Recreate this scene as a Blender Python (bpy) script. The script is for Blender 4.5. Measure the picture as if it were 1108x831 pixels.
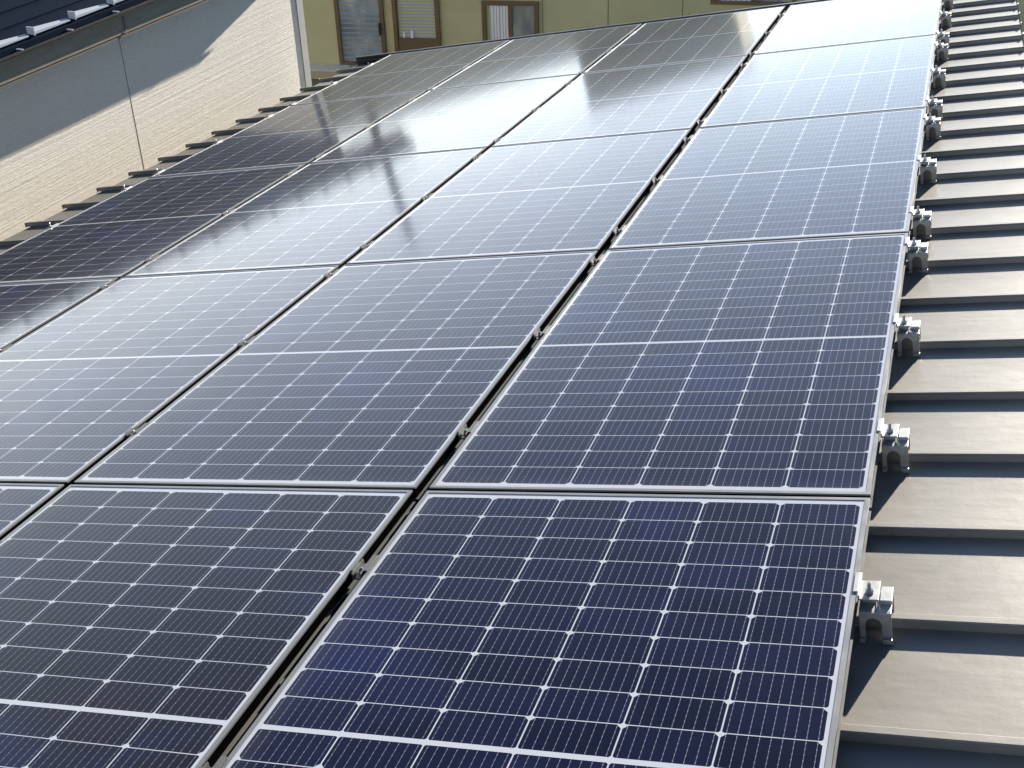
import bpy, bmesh, math, random
from mathutils import Matrix, Vector, noise
random.seed(7)
R_ = math.radians
SC = bpy.context.scene
COL = SC.collection
for o in list(bpy.data.objects): bpy.data.objects.remove(o)

# ---------------- camera ----------------
cd = bpy.data.cameras.new('camera'); cam = bpy.data.objects.new('camera', cd); COL.objects.link(cam)
CAMR = Matrix(((0.9481468535781081, -0.14307457941624843, 0.283808401522571),
               (0.31662295944023966, 0.5030215632599321, -0.8041885403627922),
               (-0.02770280861641297, 0.8523490902326332, 0.5222390092422863)))
CAMP = Vector((-0.011819277178, -0.530327321096, 1.491654556623))
cam.matrix_world = Matrix.Translation(CAMP) @ CAMR.to_4x4()
cd.sensor_fit = 'HORIZONTAL'; cd.sensor_width = 36.0; cd.lens = 36.0*1338.4552/1108.0
cd.clip_start = 0.02; cd.clip_end = 3000
SC.camera = cam
# ---------------- sky, sun, exposure ----------------
SUN_AZ, SUN_EL = 13.5, 14.5
w = bpy.data.worlds.new("World"); SC.world = w; w.use_nodes = True
nt = w.node_tree; sky = nt.nodes.new('ShaderNodeTexSky'); sky.sky_type = 'NISHITA'; sky.sun_disc = False
sky.sun_elevation = R_(SUN_EL); sky.sun_rotation = R_(SUN_AZ)
sky.air_density = 0.55; sky.dust_density = 0.02; sky.ozone_density = 2.0
bg = nt.nodes['Background']; bg.inputs[1].default_value = 0.055
# pale horizon haze added to the sky for panel reflections, stronger to the left
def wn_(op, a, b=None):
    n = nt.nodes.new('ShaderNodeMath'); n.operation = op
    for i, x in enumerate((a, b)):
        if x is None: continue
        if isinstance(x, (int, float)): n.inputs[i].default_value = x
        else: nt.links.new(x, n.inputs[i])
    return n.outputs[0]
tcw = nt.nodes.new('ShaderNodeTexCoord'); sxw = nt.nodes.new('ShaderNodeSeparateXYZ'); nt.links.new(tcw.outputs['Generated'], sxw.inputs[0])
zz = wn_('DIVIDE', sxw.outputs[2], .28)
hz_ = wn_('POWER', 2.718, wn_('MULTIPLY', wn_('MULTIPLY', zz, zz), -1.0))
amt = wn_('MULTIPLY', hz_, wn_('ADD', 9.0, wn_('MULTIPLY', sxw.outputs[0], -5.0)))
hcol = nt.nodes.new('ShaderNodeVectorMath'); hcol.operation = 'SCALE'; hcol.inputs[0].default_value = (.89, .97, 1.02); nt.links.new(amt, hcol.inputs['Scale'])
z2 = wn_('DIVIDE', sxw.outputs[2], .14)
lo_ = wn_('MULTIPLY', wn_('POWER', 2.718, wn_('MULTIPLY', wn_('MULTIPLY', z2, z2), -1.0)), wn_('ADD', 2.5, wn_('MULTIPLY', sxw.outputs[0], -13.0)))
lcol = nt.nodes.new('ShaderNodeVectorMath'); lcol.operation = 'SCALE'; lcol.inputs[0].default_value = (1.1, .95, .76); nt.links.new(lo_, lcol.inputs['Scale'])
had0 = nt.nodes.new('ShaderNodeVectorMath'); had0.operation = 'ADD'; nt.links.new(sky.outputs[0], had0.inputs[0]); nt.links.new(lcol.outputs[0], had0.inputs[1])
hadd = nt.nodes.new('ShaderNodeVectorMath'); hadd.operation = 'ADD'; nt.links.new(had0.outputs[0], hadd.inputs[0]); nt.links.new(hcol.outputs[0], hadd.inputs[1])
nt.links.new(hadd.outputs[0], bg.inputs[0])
sl = bpy.data.lights.new('sun', 'SUN'); sl.energy = 5.0; sl.angle = R_(0.55); sl.color = (1.0, 0.93, 0.82)
so = bpy.data.objects.new('sun', sl); COL.objects.link(so)
sd = Vector((math.sin(R_(SUN_AZ))*math.cos(R_(SUN_EL)), math.cos(R_(SUN_AZ))*math.cos(R_(SUN_EL)), math.sin(R_(SUN_EL))))
so.rotation_euler = sd.to_track_quat('Z', 'Y').to_euler(); so.location = (3, 12, 8)
vs = SC.view_settings; vs.view_transform = 'Standard'; vs.look = 'None'; vs.gamma = 1; vs.use_curve_mapping = False
vs.exposure = 1.5

# array frame -> world (array/roof plane: X across the columns, Y away, Z normal)
MA = Matrix(((0.9845040861817366, 0, -0.17536163859711076),
             (0.01485510075842063, 0.9964055433788643, 0.08339855577482885),
             (0.17473130879416218, -0.08471123375249631, 0.9809653289506255))).to_4x4()

# ---------------- helpers ----------------
class MB:
    def __init__(s): s.v = []; s.f = []; s.mi = []
    def add(s, vs_, fs, m=0):
        n = len(s.v); s.v += [tuple(p) for p in vs_]; s.f += [tuple(i+n for i in f) for f in fs]; s.mi += [m]*len(fs)
    def box(s, x0, x1, y0, y1, z0, z1, m=0):
        s.add([(x0,y0,z0),(x1,y0,z0),(x1,y1,z0),(x0,y1,z0),(x0,y0,z1),(x1,y0,z1),(x1,y1,z1),(x0,y1,z1)],
              [(0,3,2,1),(4,5,6,7),(0,1,5,4),(1,2,6,5),(2,3,7,6),(3,0,4,7)], m)
    def prism(s, pts, y0, y1, m=0, axis='y'):
        # pts = 2D outline (a,b); extruded along axis
        def P(a, b, t): return (a, t, b) if axis == 'y' else ((t, a, b) if axis == 'x' else (a, b, t))
        n = len(pts)
        s.add([P(a,b,y0) for a,b in pts]+[P(a,b,y1) for a,b in pts],
              [tuple(range(n))[::-1], tuple(range(n,2*n))]+[(i,(i+1)%n,n+(i+1)%n,n+i) for i in range(n)], m)
    def cyl(s, c, r0, r1, h, n=16, m=0):
        x,y,z = c
        s.add([(x+r0*math.cos(2*math.pi*i/n), y+r0*math.sin(2*math.pi*i/n), z) for i in range(n)] +
              [(x+r1*math.cos(2*math.pi*i/n), y+r1*math.sin(2*math.pi*i/n), z+h) for i in range(n)],
              [tuple(range(n))[::-1], tuple(range(n,2*n))]+[(i,(i+1)%n,n+(i+1)%n,n+i) for i in range(n)], m)
    def build(s, name, mats, parent=None, bevel=0, smooth=False, seg=2):
        me = bpy.data.meshes.new(name); me.from_pydata(s.v, [], s.f)
        if not isinstance(mats, (list, tuple)): mats = [mats]
        for m in mats: me.materials.append(m)
        me.polygons.foreach_set('material_index', s.mi)
        bm = bmesh.new(); bm.from_mesh(me); bmesh.ops.recalc_face_normals(bm, faces=bm.faces); bm.to_mesh(me); bm.free()
        if smooth: me.polygons.foreach_set('use_smooth', [True]*len(me.polygons))
        o = bpy.data.objects.new(name, me); COL.objects.link(o)
        if parent: o.parent = parent
        if bevel:
            b = o.modifiers.new('bevel', 'BEVEL'); b.width = bevel; b.segments = seg; b.limit_method = 'ANGLE'; b.angle_limit = R_(35)
        return o
def empty(name, mw):
    o = bpy.data.objects.new(name, None); COL.objects.link(o); o.empty_display_size = .05; o.matrix_world = mw; return o
def tag(o, label=None, cat=None, group=None, kind=None):
    if label: o['label'] = label
    if cat: o['category'] = cat
    if group: o['group'] = group
    if kind: o['kind'] = kind
    return o
def copy_tree(o, kids, mw):
    c = o.copy(); COL.objects.link(c); c.matrix_world = mw
    for k in kids:
        d = k.copy(); COL.objects.link(d); d.parent = c
    return c

# ---------------- materials ----------------
def mat(name, col, rough=.6, metal=0, spec=.5, coat=0, coat_r=.1):
    m = bpy.data.materials.new(name); m.use_nodes = True; b = m.node_tree.nodes['Principled BSDF']
    b.inputs['Base Color'].default_value = (*col, 1); b.inputs['Roughness'].default_value = rough
    b.inputs['Metallic'].default_value = metal; b.inputs['Specular IOR Level'].default_value = spec
    b.inputs['Coat Weight'].default_value = coat; b.inputs['Coat Roughness'].default_value = coat_r
    return m
def N(m, t): return m.node_tree.nodes.new(t)
def L(m, a, b): m.node_tree.links.new(a, b)
def bsdf(m): return m.node_tree.nodes['Principled BSDF']
def Mth(m, op, a, b=None, c=None):
    n = N(m, 'ShaderNodeMath'); n.operation = op
    for i, x in enumerate((a, b, c)):
        if x is None: continue
        if isinstance(x, (int, float)): n.inputs[i].default_value = x
        else: L(m, x, n.inputs[i])
    return n.outputs[0]
def noise_tex(m, scale, detail=4, rough=.5, stretch=None, coord='Object'):
    tc = N(m, 'ShaderNodeTexCoord'); src = tc.outputs[coord]
    if stretch:
        mp = N(m, 'ShaderNodeMapping'); mp.inputs['Scale'].default_value = stretch; L(m, src, mp.inputs[0]); src = mp.outputs[0]
    n = N(m, 'ShaderNodeTexNoise'); n.inputs['Scale'].default_value = scale; n.inputs['Detail'].default_value = detail
    n.inputs['Roughness'].default_value = rough; L(m, src, n.inputs['Vector']); return n.outputs['Fac']
def ramp(m, fac, stops):
    r = N(m, 'ShaderNodeValToRGB'); L(m, fac, r.inputs[0]); e = r.color_ramp.elements
    e[0].position, e[0].color = stops[0][0], (*stops[0][1], 1); e[1].position, e[1].color = stops[-1][0], (*stops[-1][1], 1)
    for p, c in stops[1:-1]:
        x = e.new(p); x.color = (*c, 1)
    return r.outputs[0]
def mixc(m, fac, a, b):
    n = N(m, 'ShaderNodeMix'); n.data_type = 'RGBA'
    if isinstance(fac, (int, float)): n.inputs[0].default_value = fac
    else: L(m, fac, n.inputs[0])
    for i, x in ((6, a), (7, b)):
        if isinstance(x, tuple): n.inputs[i].default_value = (*x, 1)
        else: L(m, x, n.inputs[i])
    return n.outputs[2]
def bump(m, h, strength=.3, dist=.01, prev=None):
    b = N(m, 'ShaderNodeBump'); b.inputs['Strength'].default_value = strength; b.inputs['Distance'].default_value = dist
    L(m, h, b.inputs['Height'])
    if prev is not None: L(m, prev, b.inputs['Normal'])
    return b.outputs[0]

# weathered brown-grey coated steel of the roof
RM = mat('roof_metal', (.17,.15,.12), .42, .12, .5)
n1 = noise_tex(RM, 2.2, 8, .62, (1, 1.6, 1)); n2 = noise_tex(RM, 28, 6, .7)
n3 = noise_tex(RM, 9, 5, .6, (1, 6, 1))
cA = ramp(RM, n1, [(.3, (.19,.175,.148)), (.5, (.228,.212,.182)), (.6,(.24,.224,.195)), (.75, (.285,.268,.238))])
cB = mixc(RM, Mth(RM, 'MULTIPLY', Mth(RM, 'GREATER_THAN', n2, .62), .25), cA, (.26,.25,.22))
scr = noise_tex(RM, 1.0, 2, .5, (6, 260, 1)); scm = noise_tex(RM, 3.1, 3, .5)
scf = Mth(RM, 'MULTIPLY', Mth(RM, 'GREATER_THAN', scr, .74), Mth(RM, 'GREATER_THAN', scm, .56))
cB = mixc(RM, Mth(RM, 'MULTIPLY', scf, .35), cB, (.5,.48,.44))
wm = noise_tex(RM, 1.0, 7, .75, (.8, 14, 1)); cB = mixc(RM, Mth(RM, 'MULTIPLY', Mth(RM, 'GREATER_THAN', wm, .6), .16), cB, (.1,.092,.075))
L(RM, cB, bsdf(RM).inputs['Base Color'])
L(RM, Mth(RM, 'MULTIPLY_ADD', n3, .14, .34), bsdf(RM).inputs['Roughness'])
L(RM, bump(RM, n1, .12, .015, bump(RM, n2, .3, .0012)), bsdf(RM).inputs['Normal'])

# solar laminate: cells, busbars, backsheet
HW_, HL_ = .5210, .8705
CW, CH, HB = .1713, .0848, .0055
def solar_mat():
    m = mat('solar_cells', (.02,.02,.05), .2); b = bsdf(m)
    tc = N(m, 'ShaderNodeTexCoord'); sx = N(m, 'ShaderNodeSeparateXYZ'); L(m, tc.outputs['Object'], sx.inputs[0])
    x, y = sx.outputs[0], sx.outputs[1]
    u = Mth(m, 'DIVIDE', Mth(m, 'ADD', x, 3*CW), CW); fu = Mth(m, 'FRACT', u)
    yy = Mth(m, 'SUBTRACT', Mth(m, 'ABSOLUTE', y), HB); v = Mth(m, 'DIVIDE', yy, CH); fv = Mth(m, 'FRACT', v)
    gx = Mth(m, 'SUBTRACT', CW/2-.0015, Mth(m, 'MULTIPLY', Mth(m, 'ABSOLUTE', Mth(m, 'SUBTRACT', fu, .5)), CW))
    gy = Mth(m, 'SUBTRACT', CH/2-.0011, Mth(m, 'MULTIPLY', Mth(m, 'ABSOLUTE', Mth(m, 'SUBTRACT', fv, .5)), CH))
    upper = Mth(m, 'GREATER_THAN', fv, .5)
    cham = Mth(m, 'MULTIPLY_ADD', upper, .0058, .0034)
    def AND(*a):
        r = a[0]
        for k in a[1:]: r = Mth(m, 'MULTIPLY', r, k)
        return r
    inside = AND(Mth(m, 'GREATER_THAN', gx, 0), Mth(m, 'GREATER_THAN', gy, 0),
                 Mth(m, 'GREATER_THAN', Mth(m, 'ADD', gx, gy), cham),
                 Mth(m, 'LESS_THAN', Mth(m, 'ABSOLUTE', x), 3*CW), Mth(m, 'GREATER_THAN', yy, 0), Mth(m, 'LESS_THAN', yy, 10*CH))
    bb = Mth(m, 'MULTIPLY', Mth(m, 'ABSOLUTE', Mth(m, 'SUBTRACT', Mth(m, 'FRACT', Mth(m, 'MULTIPLY', fu, 9)), .5)), CW/9)
    dash = Mth(m, 'LESS_THAN', Mth(m, 'ABSOLUTE', Mth(m, 'SUBTRACT', Mth(m, 'FRACT', Mth(m, 'DIVIDE', yy, CH/6)), .5)), .13)
    bw = Mth(m, 'MULTIPLY_ADD', dash, .00042, .00036)
    bus = Mth(m, 'MULTIPLY', Mth(m, 'LESS_THAN', bb, bw), inside)
    # per-cell and per-panel tone of the silicon
    oi = N(m, 'ShaderNodeObjectInfo')
    cmb = N(m, 'ShaderNodeCombineXYZ'); L(m, Mth(m, 'FLOOR', u), cmb.inputs[0])
    L(m, Mth(m, 'ADD', Mth(m, 'FLOOR', v), Mth(m, 'MULTIPLY', Mth(m, 'GREATER_THAN', y, 0), 40)), cmb.inputs[1])
    L(m, Mth(m, 'MULTIPLY', oi.outputs['Random'], 91), cmb.inputs[2])
    wn = N(m, 'ShaderNodeTexWhiteNoise'); L(m, cmb.outputs[0], wn.inputs[0])
    cell = mixc(m, wn.outputs[0], (.0020,.0036,.018), (.0038,.0062,.030))
    cell = mixc(m, oi.outputs['Alpha'] if 'Alpha' in oi.outputs else .3, cell, (.0075,.0075,.012))
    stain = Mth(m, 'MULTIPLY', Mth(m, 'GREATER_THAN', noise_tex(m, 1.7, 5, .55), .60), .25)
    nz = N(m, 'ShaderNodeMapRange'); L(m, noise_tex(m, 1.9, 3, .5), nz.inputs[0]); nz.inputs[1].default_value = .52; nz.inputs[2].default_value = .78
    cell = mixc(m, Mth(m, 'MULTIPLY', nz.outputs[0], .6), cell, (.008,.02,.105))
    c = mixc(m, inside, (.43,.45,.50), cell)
    c = mixc(m, bus, c, (.20,.20,.26))
    # dust film and spots on the glass
    dust = noise_tex(m, 6, 8, .7); spots = noise_tex(m, 160, 2, .5)
    sp = Mth(m, 'GREATER_THAN', spots, .765)
    c = mixc(m, Mth(m, 'MULTIPLY_ADD', dust, .005, Mth(m, 'MULTIPLY', sp, .08)), c, (.42,.4,.36))
    ed = Mth(m, 'MINIMUM', Mth(m, 'ADD', y, HL_), Mth(m, 'ADD', x, HW_))
    ef = N(m, 'ShaderNodeMapRange'); L(m, ed, ef.inputs[0]); ef.inputs[1].default_value = .0; ef.inputs[2].default_value = .06; ef.inputs[3].default_value = 1; ef.inputs[4].default_value = 0
    streak = noise_tex(m, 1.0, 6, .7, (30, 5, 1))
    c = mixc(m, Mth(m, 'MULTIPLY', Mth(m, 'MULTIPLY', ef.outputs[0], streak), .10), c, (.4,.37,.32))
    L(m, c, b.inputs['Base Color'])
    L(m, Mth(m, 'MULTIPLY_ADD', dust, .16, .26), b.inputs['Roughness'])
    b.inputs['Specular IOR Level'].default_value = .03
    b.inputs['Coat Weight'].default_value = .9; b.inputs['Coat IOR'].default_value = 1.30
    L(m, Mth(m, 'MULTIPLY_ADD', dust, .07, .06), b.inputs['Coat Roughness'])
    big = noise_tex(m, 2.3, 2, .4)
    nb = bump(m, big, .04, .01); L(m, nb, b.inputs['Coat Normal']); L(m, nb, b.inputs['Normal'])
    return m
SOLAR = solar_mat()
FR = mat('anodised_frame', (.22,.22,.22), .42, .5)
L(FR, Mth(FR, 'MULTIPLY_ADD', noise_tex(FR, 14, 5), .25, .28), bsdf(FR).inputs['Roughness'])
ZN = mat('zinc_steel', (.36,.37,.36), .45, .6)
L(ZN, ramp(ZN, noise_tex(ZN, 45, 4), [(.35,(.30,.31,.30)),(.65,(.42,.42,.41))]), bsdf(ZN).inputs['Base Color'])
BOLT = mat('bolt_steel', (.42,.43,.45), .28, .9)
BLK = mat('gap_shade_black', (.002,.002,.002), 1.0, 0, .0)  # shade of the panel gaps, painted on the frames' outer walls
DARKM = mat('black_steel', (.03,.03,.03), .4, .3)

# ---------------- ground ----------------
GZ = -6.4
g = MB(); g.add([(-900,-900,GZ),(900,-900,GZ),(900,900,GZ),(-900,900,GZ)], [(0,1,2,3)])
GM = mat('grass_ground', (.07,.09,.035), .95)
L(GM, ramp(GM, noise_tex(GM, .9, 9, .7), [(.3,(.035,.045,.018)),(.5,(.075,.09,.035)),(.7,(.13,.13,.06))]), bsdf(GM).inputs['Base Color'])
L(GM, bump(GM, noise_tex(GM, 12, 6, .8), .8, .1), bsdf(GM).inputs['Normal'])
tag(g.build('ground', GM), kind='structure')
g = MB(); g.box(-8.5, 2.2, -6, 15.2, GZ+.002, GZ+.05)
CM = mat('yard_concrete', (.3,.29,.27), .9); L(CM, ramp(CM, noise_tex(CM, 2, 8, .7), [(.3,(.22,.21,.2)),(.7,(.36,.35,.32))]), bsdf(CM).inputs['Base Color'])
tag(g.build('yard_pavement', CM), kind='structure')

# ---------------- the house under the panels ----------------
UX0, UX1, VY0, VY1 = -4.80, 0.455, -3.6, 9.16
ZP, ZR = -.0885, -.0665            # pan level, top of the seams
PITCH, V0 = .3365, 1.095
root = empty('metal_roofed_house', Matrix.Identity(4))
tag(root, 'house with brown standing seam metal roof that carries all the solar panels', 'house')
r = MB()
nx, ny = 24, 320
# pans slightly dished between the seams
def pz(x, y):
    f = ((y - V0)/PITCH) % 1.0
    return ZP + .0022*math.sin(math.pi*f)*noise.noise(Vector((x*1.3, math.floor((y-V0)/PITCH)*7.3, 0)))*1.6 - .0012*math.sin(math.pi*f)
P = [(UX0+(UX1-UX0)*i/nx, VY0+(VY1-VY0)*j/ny) for j in range(ny+1) for i in range(nx+1)]
r.add([(x, y, pz(x, y)) for x, y in P], [(j*(nx+1)+i, j*(nx+1)+i+1, (j+1)*(nx+1)+i+1, (j+1)*(nx+1)+i) for j in range(ny) for i in range(nx)])
r.box(UX0+.01, UX1-.01, VY0+.01, VY1-.01, ZP-.14, ZP-.01)
roof = r.build('roof', RM, root); roof.matrix_local = MA
me = roof.data
for p in me.polygons: p.use_smooth = len(me.polygons) and p.index < nx*ny
k0 = math.ceil((VY0-V0)/PITCH); k1 = math.floor((VY1-V0)/PITCH)
proto = None
for k in range(k0, k1+1):
    y = V0+k*PITCH
    if proto is None:
        s = MB()
        # seam profile (y, z) with a folded double lip, small upturned end caps
        prof = [(-.011,ZP-.001),(-.0095,ZR-.006),(-.012,ZR-.005),(-.012,ZR-.001),(-.010,ZR),(.008,ZR),(.010,ZR-.002),(.010,ZR-.008),(.011,ZP-.001)]
        s.prism(prof, UX0-.035, UX1+.004, axis='x')
        s.box(UX1+.004, UX1+.010, -.02, .016, ZP-.03, ZR+.008)
        s.box(UX0-.038, UX0-.035, -.013, .012, ZP-.004, ZR+.001)
        o = s.build('seam', RM, roof, bevel=.001); proto = o
    else:
        o = proto.copy(); COL.objects.link(o); o.parent = roof
    o.location = (0, y, 0)
# verge flashing at the far end and eaves trims
fl = MB(); fl.box(UX0-.01, UX1+.01, VY1, VY1+.05, ZP-.13, -.032); fl.box(UX0-.01, UX1+.01, VY1-.06, VY1, ZR+.001, ZR+.011)
o = fl.build('verge_flashing', DARKM, root, bevel=.003); o.matrix_local = MA
fl = MB(); fl.box(UX0-.012, UX0+.008, VY0, VY1-.002, ZP-.16, ZP-.004)
o = fl.build('eaves_trim', RM, root); o.matrix_local = MA
fl = MB(); fl.box(UX1-.01, UX1+.003, VY0, VY1-.002, ZP-.2, ZP-.004)
o = fl.build('ridge_trim', RM, root); o.matrix_local = MA
WPL = mat('grey_render', (.42,.41,.38), .9)
L(WPL, bump(WPL, noise_tex(WPL, 40, 5, .7), .3, .004), bsdf(WPL).inputs['Normal'])
wl = MB()
cs = [MA @ Vector((x, y, ZP-.15)) for x, y in ((UX0+.12,VY0+.15),(UX1-.12,VY0+.15),(UX1-.12,VY1-.12),(UX0+.12,VY1-.12))]
wl.add([tuple(c) for c in cs]+[(c.x,c.y,GZ+.04) for c in cs], [(0,1,2,3),(7,6,5,4),(0,4,5,1),(1,5,6,2),(2,6,7,3),(3,7,4,0)])
wl.build('wall', WPL, root)

# ---------------- solar panels ----------------
PW, PL_, PG = 1.0864, 1.775, .0143
HW, HL, FD = .5310, .8805, .035
f = MB(); LIP = .0100
outer = [(-HW,-HL),(HW,-HL),(HW,HL),(-HW,HL)]
# top lips butted, outer walls with a groove, bottom flange
def ring(a, z0, z1, t, mi=0, f=f):
    f.box(-HW+a, HW-a, -HL+a, -HL+a+t, z0, z1, mi); f.box(-HW+a, HW-a, HL-a-t, HL-a, z0, z1, mi)
    f.box(-HW+a, -HW+a+t, -HL+a+t, HL-a-t, z0, z1, mi); f.box(HW-a-t, HW-a, -HL+a+t, HL-a-t, z0, z1, mi)
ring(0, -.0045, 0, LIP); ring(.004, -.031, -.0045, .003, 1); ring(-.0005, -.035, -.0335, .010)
pproto = empty('solar_panel', MA)
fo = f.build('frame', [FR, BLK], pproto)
gl = MB(); gl.box(-HW+LIP-.001, HW-LIP+.001, -HL+LIP-.001, HL-LIP+.001, -.0065, -.0016)
go = gl.build('glass', SOLAR, pproto)
cols = ['rightmost column beside the bare roof', 'second column from the right', 'third column from the right', 'leftmost column beside the white house']
rows = ['cut by the bottom of the photo', 'second row away from the camera', 'third row away from the camera', 'fourth row away from the camera', 'farthest row by the green house']
U = lambda c: -(HW + c*PW + (PG if c else 0)) - .002
first = True
alpha = {}
for c in range(4):
    for q in range(-1, 5):
        if q == -1 and c > 1: continue
        if q == -1: continue
        if q == 0 and c == 3: continue
        mw = MA @ Matrix.Translation((U(c)-random.uniform(-.001,.001), (q+.5)*PL_+random.uniform(-.0015,.0015), 0)) \
            @ Matrix.Rotation(R_(random.uniform(-.04,.04)), 4, 'X') @ Matrix.Rotation(R_(random.uniform(-.04,.04)), 4, 'Y')
        if first: p = pproto; p.matrix_world = mw; first = False; kids = [fo, go]; ch = [go]
        else:
            p = pproto.copy(); COL.objects.link(p); p.matrix_world = mw
            a = fo.copy(); COL.objects.link(a); a.parent = p
            b = go.copy(); COL.objects.link(b); b.parent = p; ch = [b]
        ch[0].color = (1, 1, 1, .9 if (c == 1 and q == 0) else (.12 if c == 0 else .5))
        if q == 0:
            lab = ['dark blue solar panel at the bottom right, nearest the camera', 'near black solar panel at the bottom, left of the dark blue one',
                   'solar panel at the bottom left corner, only its right edge in view'][c]
        else: lab = 'solar panel in the ' + cols[c] + ', ' + rows[q]
        tag(p, lab, 'solar panel', 'solar panels laid out on the metal roof')

# ---------------- roof clamps ----------------
ZD = mat('dark_zinc', (.13,.13,.125), .5, .5); BD = mat('dark_bolt', (.2,.2,.2), .4, .7)  # darker zinc and bolt steel for mid clamps, zinc also for jaws
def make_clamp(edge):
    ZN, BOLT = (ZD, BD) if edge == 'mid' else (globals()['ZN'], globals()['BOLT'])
    """edge: 'right' (end clamp outside the array), 'left', or 'mid' (in a gap between columns). local origin on the seam, z=0 at panel top"""
    t = empty('roof_clamp', MA)
    b = MB()
    if edge == 'mid': u0, u1, zt = -.032, .030, -.0385
    elif edge == 'right': u0, u1, zt = .004, .064, -.020
    else: u0, u1, zt = -.060, -.004, -.020
    zb = ZP+.004
    uc = (u0+u1)/2 - (.004 if edge == 'right' else 0)
    # near plate with an arched cut-out: two legs and a bridge
    def plate(y0, y1, b=b):
        ra = (u1-u0)*.25; zc = zt-.028
        if zc < zb+.01: zc = zb+.012; ra = min(ra, zt-.004-zc)
        arch = [(uc+ra*math.cos(a), zc+ra*math.sin(a)) for a in [math.pi*i/10 for i in range(11)]]   # right -> left over the top
        pts = [(u0,zb),(u0,zt),(u1,zt),(u1,zb),(uc+ra,zb)]+arch+[(uc-ra,zb)]
        b.prism(pts, y0, y1)
    plate(-.046, -.042); plate(.030, .034)
    b.box(u0, u1, -.042, .030, zt-.004, zt)
    b.box(u0, uc-.016, -.054, -.046, zb-.002, zb+.008); b.box(uc+.016, u1, -.054, -.046, zb-.002, zb+.008)
    if edge == 'right':
        b.box(u1-.022, u1, -.018, .030, zt, zt+.010)      # raised shoulder
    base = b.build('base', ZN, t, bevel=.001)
    # jaw that grips the seam
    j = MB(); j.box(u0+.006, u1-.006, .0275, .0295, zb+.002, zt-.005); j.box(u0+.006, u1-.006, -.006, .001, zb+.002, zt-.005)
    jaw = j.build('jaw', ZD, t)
    c = MB()
    if edge == 'right':
        c.box(.005, .040, -.024, .040, -.0085, -.0045); c.box(.0015, .005, -.024, .040, -.0085, .0035)
        c.box(-.008, .0015, -.010, .055, .0006, .0035); c.box(.001, .0045, .040, .055, -.0085, .0035)
        c.box(.010, .034, -.016, .03, -.0195, -.0087); bx, bz = .022, -.0045
    elif edge == 'left':
        c.box(-.036, -.005, -.024, .036, -.0085, -.0045); c.box(-.005, -.0015, -.024, .036, -.0085, .0035)
        c.box(-.0015, .008, -.024, .036, .0006, .0035); bx, bz = -.02, -.0045
    else:
        c.box(-.0085, .0085, -.026, .034, -.013, -.009); c.box(.0087, .0118, -.026, .052, -.013, .0035); c.box(.0118, .021, -.012, .052, .0006, .0035)
        c.box(-.0118, -.0087, -.026, .034, -.013, .0035); c.box(-.020, -.0118, -.014, .020, .0006, .0035); bx, bz = .001, -.009
    plate_ = c.build('clamp_plate', ZN, t, bevel=.0006)
    n = MB()
    n.cyl((bx, -.002, bz+.001), .0085, .0085, .0014, 20); n.cyl((bx, -.002, bz+.0024), .0068, .0068, .0065, 6)
    nut = n.build('nut', BOLT, t)
    n = MB(); n.cyl((bx, -.002, bz-.03), .004, .004, .052 if edge != 'mid' else .042, 14); n.cyl((bx, -.002, bz+(.022 if edge != 'mid' else .012)), .004, .0028, .002, 14)
    bolt = n.build('bolt', BOLT, t)
    return t, [base, jaw, plate_, nut, bolt]
def pix(p):
    q = CAMR.inverted() @ (p - CAMP)
    if q.z > -.01: return None
    return (554 + 1338.4552*q.x/-q.z, 415.5 - 1338.4552*q.y/-q.z)
KS = [-3, -1, 1, 3, 5, 7, 8, 10, 12, 13, 15, 17, 18, 20, 22]
ordn = ['nearest', 'second', 'third', 'fourth', 'fifth', 'sixth', 'seventh', 'eighth', 'ninth', 'tenth', 'eleventh', 'twelfth', 'thirteenth', 'fourteenth', 'fifteenth']
protoC = {e: make_clamp(e) for e in ('right', 'mid', 'left')}
used = {'right': 0, 'mid': 0, 'left': 0}
lines = [('right', 0.0, 'silver roof clamp on the bare right edge of the panels', 'roof clamps along the right edge of the panels'),
         ('mid', U(1)+HW+(PW+PG-2*HW)/2+.0005, 'roof clamp in the gap left of the rightmost panel column', 'roof clamps in the right gap'),
         ('mid', U(2)+HW+(PW-2*HW)/2, 'roof clamp in the middle gap of the four panel columns', 'roof clamps in the middle gap'),
         ('mid', U(3)+HW+(PW-2*HW)/2, 'roof clamp in the gap right of the leftmost panel column', 'roof clamps in the left gap'),
         ('left', U(3)-HW, 'roof clamp on the left edge of the panels', 'roof clamps along the left edge of the panels')]
for e, u, lab, grp in lines:
    i = 0
    for k in KS:
        y = V0+k*PITCH
        px = pix(MA @ Vector((u + (.03 if e == 'right' else 0), y, -.02)))
        if px is None or not (-25 < px[0] < 1130 and -12 < px[1] < 850): continue
        t, kids = protoC[e]
        mw = MA @ Matrix.Translation((u, y-.016, 0))
        if not used[e]: t.matrix_world = mw; o = t; used[e] = 1
        else: o = copy_tree(t, kids, mw)
        tag(o, lab + ', ' + ordn[i] + (' to the camera' if i == 0 else ' from the camera'), 'clamp', grp); i += 1

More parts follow.
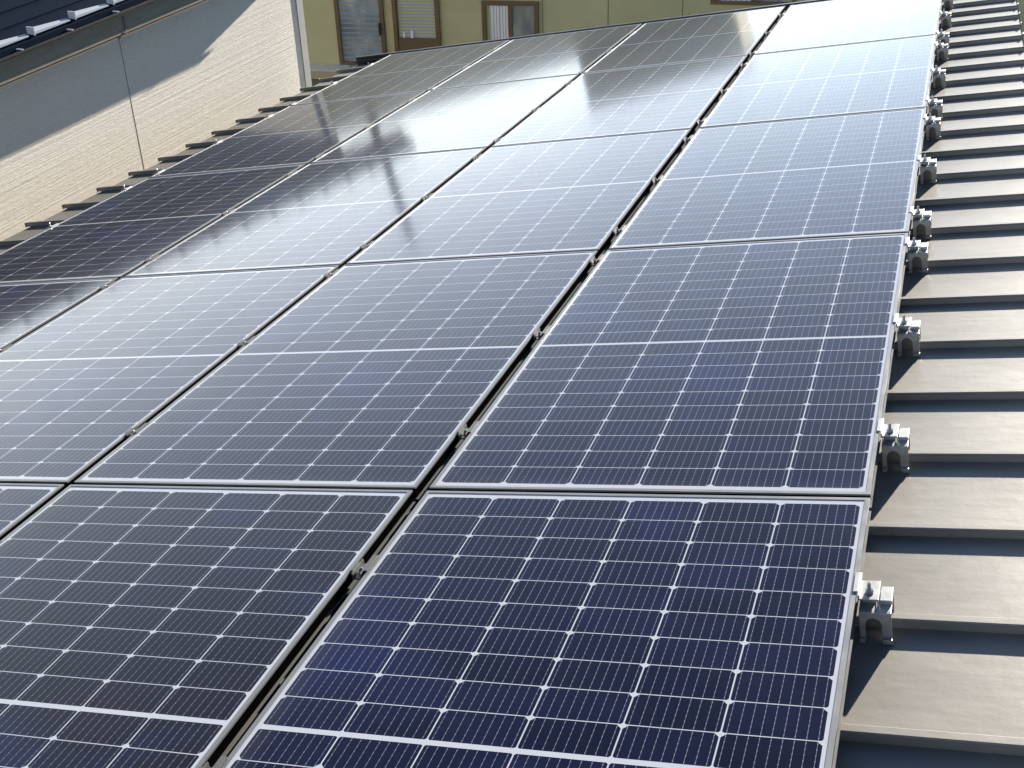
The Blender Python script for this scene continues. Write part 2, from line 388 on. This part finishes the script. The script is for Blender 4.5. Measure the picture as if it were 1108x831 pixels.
# ---------------- white sided house on the left ----------------
HWm = mat('ribbed_siding', (.7,.67,.6), .85, 0, .3)
a1 = noise_tex(HWm, 1.0, 6, .65, (1, .4, 58)); a2 = noise_tex(HWm, 1.0, 4, .6, (1, 18, 80)); a3 = noise_tex(HWm, 1.0, 2, .5, (1, .5, 9))
tcn = N(HWm, 'ShaderNodeTexCoord'); sp_ = N(HWm, 'ShaderNodeSeparateXYZ'); L(HWm, tcn.outputs['Object'], sp_.inputs[0])
course = Mth(HWm, 'FRACT', Mth(HWm, 'MULTIPLY_ADD', a3, .5, Mth(HWm, 'MULTIPLY', sp_.outputs[2], 13.0)))
crs = Mth(HWm, 'SMOOTH_MIN', course, .85, .2)
hgt = Mth(HWm, 'ADD', Mth(HWm, 'MULTIPLY', a1, 1.3), Mth(HWm, 'ADD', Mth(HWm, 'MULTIPLY', a2, .4), Mth(HWm, 'MULTIPLY', crs, .55)))
L(HWm, bump(HWm, hgt, .75, .0075), bsdf(HWm).inputs['Normal'])
L(HWm, ramp(HWm, a2, [(.3,(.76,.70,.60)),(.7,(.86,.80,.70))]), bsdf(HWm).inputs['Base Color'])
TRIM = mat('grey_trim', (.4,.39,.37), .55); FASC = mat('beige_fascia', (.27,.25,.20), .6)
L(FASC, ramp(FASC, noise_tex(FASC, 5, 6, .6, (1, 1, 4)), [(.35,(.19,.17,.125)),(.65,(.25,.225,.17))]), bsdf(FASC).inputs['Base Color'])
NAVY = mat('navy_roof_metal', (.003,.009,.022), .9, 0, .03); SEAL = mat('dark_sealant', (.16,.15,.14), .8)
GUT = mat('dark_gutter', (.06,.058,.05), .35); SOF = mat('soffit_brown', (.12,.1,.08), .8)
GUARD = mat('white_snow_guard', (.55,.57,.6), .35, .4)
WR = Matrix.Translation((-5.449949, 9.518130, -2.117991)) @ Matrix.Rotation(R_(-5), 4, 'Z')
wh = empty('white_house', WR); tag(wh, 'white house with ribbed siding and dark navy roof on the left', 'house')
ZG = GZ+2.118+.003
m = MB(); m.box(-6.4, 0, -14, 0, ZG, 1.30); m.build('wall', HWm, wh)
m = MB(); m.box(-.02, .012, -.085, .012, ZG, 1.298); m.box(-.06, -.0205, -.004, .012, ZG, 1.298); m.build('corner_trim', TRIM, wh, bevel=.002)
for s in (-2.43, -5.4, -8.4, -11.4):
    m = MB(); m.box(-.003, .0012, s-.003, s+.003, ZG, 1.299); m.build('joint', SEAL, wh)
E0, E2, TH = .325, .62, math.tan(R_(5))
m = MB(); m.box(.001, E0-.012, -14.4, E2-.02, 1.30, 1.312); m.box(-3.2, .001, .013, E2-.02, 1.301, 1.312); m.build('soffit', SOF, wh)
m = MB(); m.box(E0-.03, E0+.001, -14.4, E2-.01, 1.246, 1.2615); m.build('soffit_shadow', SOF, wh)  # dark brown strip standing in for the shadow line under the fascia
m = MB(); m.box(E0-.012, E0+.004, -14.4, E2, 1.268, 1.40); m.box(E0+.004, E0+.006, -14.4, E2, 1.268, 1.292); m.build('fascia', FASC, wh, bevel=.002)
for s in (-2.72, -6.3, -10):
    m = MB(); m.box(E0+.010, E0+.013, s-.006, s+.006, 1.263, 1.402); m.build('fascia_joint', SEAL, wh)
# gutter: half round trough
m = MB(); n = 10; ro, ri = .045, .039; gx0, gz0 = E0+.052, 1.452
pts = [(gx0+ro*math.cos(math.pi+math.pi*i/n), gz0+ro*math.sin(math.pi+math.pi*i/n)) for i in range(n+1)] + \
      [(gx0+ri*math.cos(2*math.pi-math.pi*i/n), gz0+ri*math.sin(2*math.pi-math.pi*i/n)) for i in range(n+1)]
m.prism(pts, -14.4, E2); m.prism([(gx0-.04,gz0+.004),(gx0-.04,gz0-.03),(gx0,gz0-.043),(gx0+.04,gz0-.03),(gx0+.042,gz0+.004)], E2, E2+.008); gt = m.build('gutter', GUT, wh)
for k in range(34):
    s = -13.9+k*.46
    m = MB(); m.box(gx0-.05, gx0+.047, s-.008, s+.008, 1.453, 1.459); m.build('gutter_bracket', GUARD, gt) if s > -7 and s < E2 else None
# roof planes
RX = E0+.05; RZ = 1.475; RIDX = -3.2; RZ2 = RZ+(RX-RIDX)*TH
m = MB()
m.prism([(RX,RZ),(RIDX,RZ2),(-6.8,RZ2-(RIDX+6.8)*TH),(-6.8,RZ2-(RIDX+6.8)*TH-.06),(RIDX,RZ2-.06),(RX,RZ-.045)], -14.5, E2+.02)
rf = m.build('roof', NAVY, wh)
L(NAVY, bump(NAVY, noise_tex(NAVY, 8, 3), .1, .01), bsdf(NAVY).inputs['Normal'])
m = MB(); yv = 0
for j in range(14):     # horizontal laps
    x = RX-.02-j*.24; z = RZ+(RX-x)*TH
    m.prism([(x,z+.0005),(x-.24,z+.24*TH+.0005),(x-.24,z+.24*TH+.004),(x,z+.016)], -14.49, E2+.018)
m.build('roof_course', NAVY, rf)
for k in range(40):
    s = -13.6+k*.385
    if s > E2-.4 or s < -7: continue
    m = MB(); z0 = RZ+.020; x = RX-.012
    # wedge shaped snow guard: tall broad end, thin tail
    m.add([(x,s,z0),(x-.05,s,z0+.012),(x-.05,s,z0+.034),(x,s,z0+.018),(x,s+.33,z0),(x-.03,s+.33,z0+.008),(x-.03,s+.33,z0+.014),(x,s+.33,z0+.006)],
          [(0,1,2,3),(4,7,6,5),(0,4,5,1),(1,5,6,2),(2,6,7,3),(3,7,4,0)])
    m.box(x-.055, x+.004, s-.008, s, z0-.006, z0+.046)
    m.build('snow_guard', GUARD, rf)
m = MB(); m.prism([(E0+.005,1.30),(E0+.10,1.405),(RX+.05,RZ-.005),(RIDX,RZ2-.07),(-6.6,RZ2-(RIDX+6.6)*TH-.07),(-6.6,RZ2-(RIDX+6.6)*TH-.17),(RIDX,RZ2-.2),(0,1.315)], E2-.02, E2+.005)
m.build('rake_board', FASC, wh)
m = MB(); m.prism([(-.02,1.302),(-.02,RZ+.02),(RIDX,RZ2-.065),(-6.38,RZ2-(RIDX+6.38)*TH-.065),(-6.38,1.302)], -.2, 0); m.build('gable', HWm, wh)

# ---------------- green house beyond ----------------
GS = 1.27
def gzf(z): return 1.4917+(z-1.4917)*GS
GR = mat('green_siding', (.48,.46,.27), .75, 0, .3)
L(GR, bump(GR, noise_tex(GR, 60, 4, .6), .25, .004), bsdf(GR).inputs['Normal'])
L(GR, ramp(GR, noise_tex(GR, 1.5, 6, .6), [(.35,(.46,.43,.235)),(.65,(.52,.485,.275))]), bsdf(GR).inputs['Base Color'])
BR = mat('bronze_frame', (.16,.105,.055), .45, .2); GLS = mat('window_glass', (.07,.08,.085), .08, 0, .6)
FROST = mat('frosted_glass', (.2,.21,.2), .28, 0, .6)
L(FROST, ramp(FROST, noise_tex(FROST, 3.5, 3, .5, (1, 1, .5)), [(.35,(.16,.175,.17)),(.55,(.30,.31,.27)),(.7,(.5,.48,.38))]), bsdf(FROST).inputs['Base Color'])
BLD = mat('blue_grey_blind', (.24,.32,.43), .6); CUR = mat('white_curtain', (.8,.8,.88), .9)
PAL = mat('pale_concrete', (.8,.76,.68), .85); TAN = mat('tan_fascia', (.42,.34,.22), .7); BRO = mat('brown_wall', (.16,.13,.1), .85)
CX, CY = CAMP.x, CAMP.y
G0 = Vector((CX+(-4.0-CX)*GS, CY+(13.3-CY)*GS, 0))
gh = empty('green_house', Matrix.Translation(G0) @ Matrix.Rotation(R_(8), 4, 'Z'))
tag(gh, 'olive green flat topped house with brown framed windows behind the panels', 'house')
TOP = -.85
m = MB(); m.box(-9*GS, 1.9, 0, 6, GZ+.003, TOP); m.box(1.9, 7*GS, 0, 6, GZ+.003, TOP-.5); m.box(-.5, 1.9, .5, 4, TOP+.001, -.1); m.build('wall', GR, gh)
m = MB(); m.box(-9*GS-.1, 1.9, -.12, 6.1, TOP+.002, TOP+.08); m.box(1.902, 7*GS+.1, -.12, 6.1, TOP-.498, TOP-.42); m.box(-.56, 1.96, .44, 4.06, -.099, -.03); m.build('roof', BR, gh) if False else m.build('roof', DARKM, gh)
for s in (-.355, .405, 1.25, 3.0, -3.4, -4.6):
    m = MB(); m.box(s*GS-.006, s*GS+.006, -.003, .004, GZ+.01, TOP-.52); m.build('siding_joint', BRO, gh)
def window(s0, s1, z0, z1, kind, name='window'):
    s0, s1, z0, z1 = s0*GS, s1*GS, gzf(z0), gzf(z1); t = .05*GS
    zb = z0 + (.17*GS if kind == 'panel' else 0)
    f = MB()
    f.box(s0, s1, -.05, .02, z1-t, z1); f.box(s0, s1, -.05, .02, z0, z0+t*.8)
    f.box(s0, s0+t, -.05, .02, z0+t*.8, z1-t); f.box(s1-t, s1, -.05, .02, z0+t*.8, z1-t)
    if kind == 'slider':
        mid = (s0+s1)/2; f.box(mid-.03, mid+.03, -.042, .01, z0+t*.8, z1-t)
    if kind == 'panel': f.box(s0+t, s1-t, -.035, .01, z0+t*.8, zb+.03)
    fr = f.build(name, BR, gh, bevel=.004)
    lo = zb+.03 if kind == 'panel' else z0+t*.8
    if kind == 'door':
        p = MB(); p.box(s0+t, s1-t, -.014, -.006, lo, z1-t); p.build('pane', FROST, fr)
        p = MB(); z = lo+.05
        while z < z1-t-.03:
            p.box(s0+t, s1-t, -.019, -.0142, z, z+.022); z += .075
        p.build('louvre', BLD, fr)
    elif kind == 'panel':
        p = MB(); z = lo+.005; p.box(s0+t, s1-t, .0105, .013, lo, z1-t)
        while z < z1-t-.02:
            p.add([(s0+t+.01,-.004,z),(s1-t-.01,-.004,z),(s1-t-.01,.010,z+.05),(s0+t+.01,.010,z+.05)], [(0,1,2,3)]); z += .048
        p.build('blind', BLD, fr)
        gm = MB(); gm.box(s0+t, s0+t+.012, -.02, -.008, lo, z1-t); gm.box(s1-t-.012, s1-t, -.02, -.008, lo, z1-t); gm.build('sash', BR, fr)
        # items on the sill inside
        q = MB(); q.cyl((s0+t+.09,-.01,lo+.002), .02, .018, .08, 12); q.cyl((s0+t+.22,-.01,lo+.002), .025, .02, .11, 12); q.build('sill_item', CUR, fr)
    else:
        mid = (s0+s1)/2
        p = MB(); p.box(mid+.03, s1-t, -.012, -.004, lo, z1-t); p.build('pane', GLS if kind != 'slider' else FROST, fr)
        p = MB(); n = 70; a, b = s0+t+.05, mid-.03
        vsx = []
        for i in range(n+1):
            x = a+(b-a)*i/n; yv = -.002+.004*math.sin(i*.55)+.0015*math.sin(i*1.3)
            vsx += [(x+.02*(0), yv, lo), (x, yv, z1-t)]
        p.add(vsx, [(2*i, 2*i+2, 2*i+3, 2*i+1) for i in range(n)]); p.build('curtain', CUR, fr, smooth=True)
        p = MB(); p.box(s0+t, a, .0005, .004, lo, z1-t); p.build('dark_gap', BRO, fr)
window(-2.86, -2.26, -3.0, -1.7, 'door', 'door')
window(-2.15, -1.58, -2.85, -1.8, 'panel')
window(-1.07, -.40, -2.78, -2.2, 'slider')
window(1.56, 2.5, -2.19, -1.6, 'slider')
m = MB(); m.box(-2.30*GS-.03, -2.30*GS+.0, -.085, -.052, gzf(-2.62), gzf(-2.48)); m.build('door_handle', DARKM, gh)
m = MB(); m.box(-1.12*GS, -.36*GS, -.09, -.052, gzf(-2.80), gzf(-2.782)); m.box(-2.2*GS, -1.54*GS, -.09, -.052, gzf(-2.87), gzf(-2.852)); m.build('window_sill', BR, gh)
# low flat porch roof by the door
m = MB(); m.box(-5.2*GS, -2.72*GS, -.36, -.003, gzf(-3.07), gzf(-3.0)); pr_ = m.build('porch_roof', PAL, gh, bevel=.004)
m = MB(); m.box(-5.2*GS, -2.70*GS, -.372, -.361, gzf(-3.10), gzf(-3.005)); m.build('porch_fascia', TAN, gh)
m = MB(); m.box(-5.1*GS, -2.8*GS, -.30, -.004, GZ+.004, gzf(-3.075)); m.build('porch_wall', BRO, gh)

# ---------------- pole seen mirrored in the panels ----------------
pt = empty('utility_pole', Matrix.Translation((-10.45, 19.6, GZ)))
tag(pt, 'dark utility pole behind the green house, mirrored as a streak in the panels', 'utility pole')
PM = mat('pole_concrete', (.12,.115,.11), .8)
m = MB(); m.cyl((0,0,0), .14, .075, 7.9, 20); m.build('pole', PM, pt, smooth=False)
m = MB(); m.cyl((0,0,7.9), .085, .085, .05, 16); m.build('pole_cap', PM, pt)

# ---------------- shrubs beyond the right edge of the roof ----------------
LF = mat('shrub_leaf', (.07,.09,.03), .7)
L(LF, ramp(LF, N(LF, 'ShaderNodeObjectInfo').outputs['Random'], [(0,(.06,.085,.025)),(1,(.09,.1,.035))]), bsdf(LF).inputs['Base Color'])
BK = mat('bark', (.09,.07,.05), .9)
def shrub(x, y, rad, h, label, seed):
    rnd = random.Random(seed); t = empty('garden_shrub', Matrix.Translation((x, y, GZ)))
    tag(t, label, 'shrub', 'shrubs on the grass past the roof')
    m = MB()
    for i in range(9):
        a = rnd.uniform(0, 6.28); r = rad*.5*rnd.random(); hh = h*rnd.uniform(.6,.85)
        b = (r*math.cos(a), r*math.sin(a)); w0 = .03
        m.add([(-w0,0,0),(w0,0,0),(0,w0,0),(b[0]-.008,b[1],hh),(b[0]+.008,b[1],hh),(b[0],b[1]+.008,hh)], [(0,1,4,3),(1,2,5,4),(2,0,3,5)])
    m.build('stem', BK, t)
    m = MB(); cl = [(rnd.gauss(0,rad*.45), rnd.gauss(0,rad*.45), h*rnd.uniform(.35,1)) for _ in range(34)]
    for i in range(5200):
        c = rnd.choice(cl); d = Vector((rnd.gauss(0,1), rnd.gauss(0,1), rnd.gauss(0,1))).normalized()*rad*.33*rnd.random()**.4
        p = Vector(c)+d; s = rnd.uniform(.03,.06)
        e1 = Vector((rnd.gauss(0,1), rnd.gauss(0,1), rnd.gauss(0,.5))).normalized(); e2 = e1.cross(Vector((rnd.gauss(0,1),rnd.gauss(0,1),rnd.gauss(0,1)))).normalized()
        m.add([p-e1*s, p+e2*s*.5, p+e1*s, p-e2*s*.5], [(0,1,2,3)])
    m.build('foliage', LF, t)
shrub(2.3, 15.0, 1.1, 1.7, 'olive green leafy shrub nearest to the bare roof edge', 1)
shrub(2.9, 19.6, 1.5, 2.2, 'large green shrub farther off past the roof edge', 2)
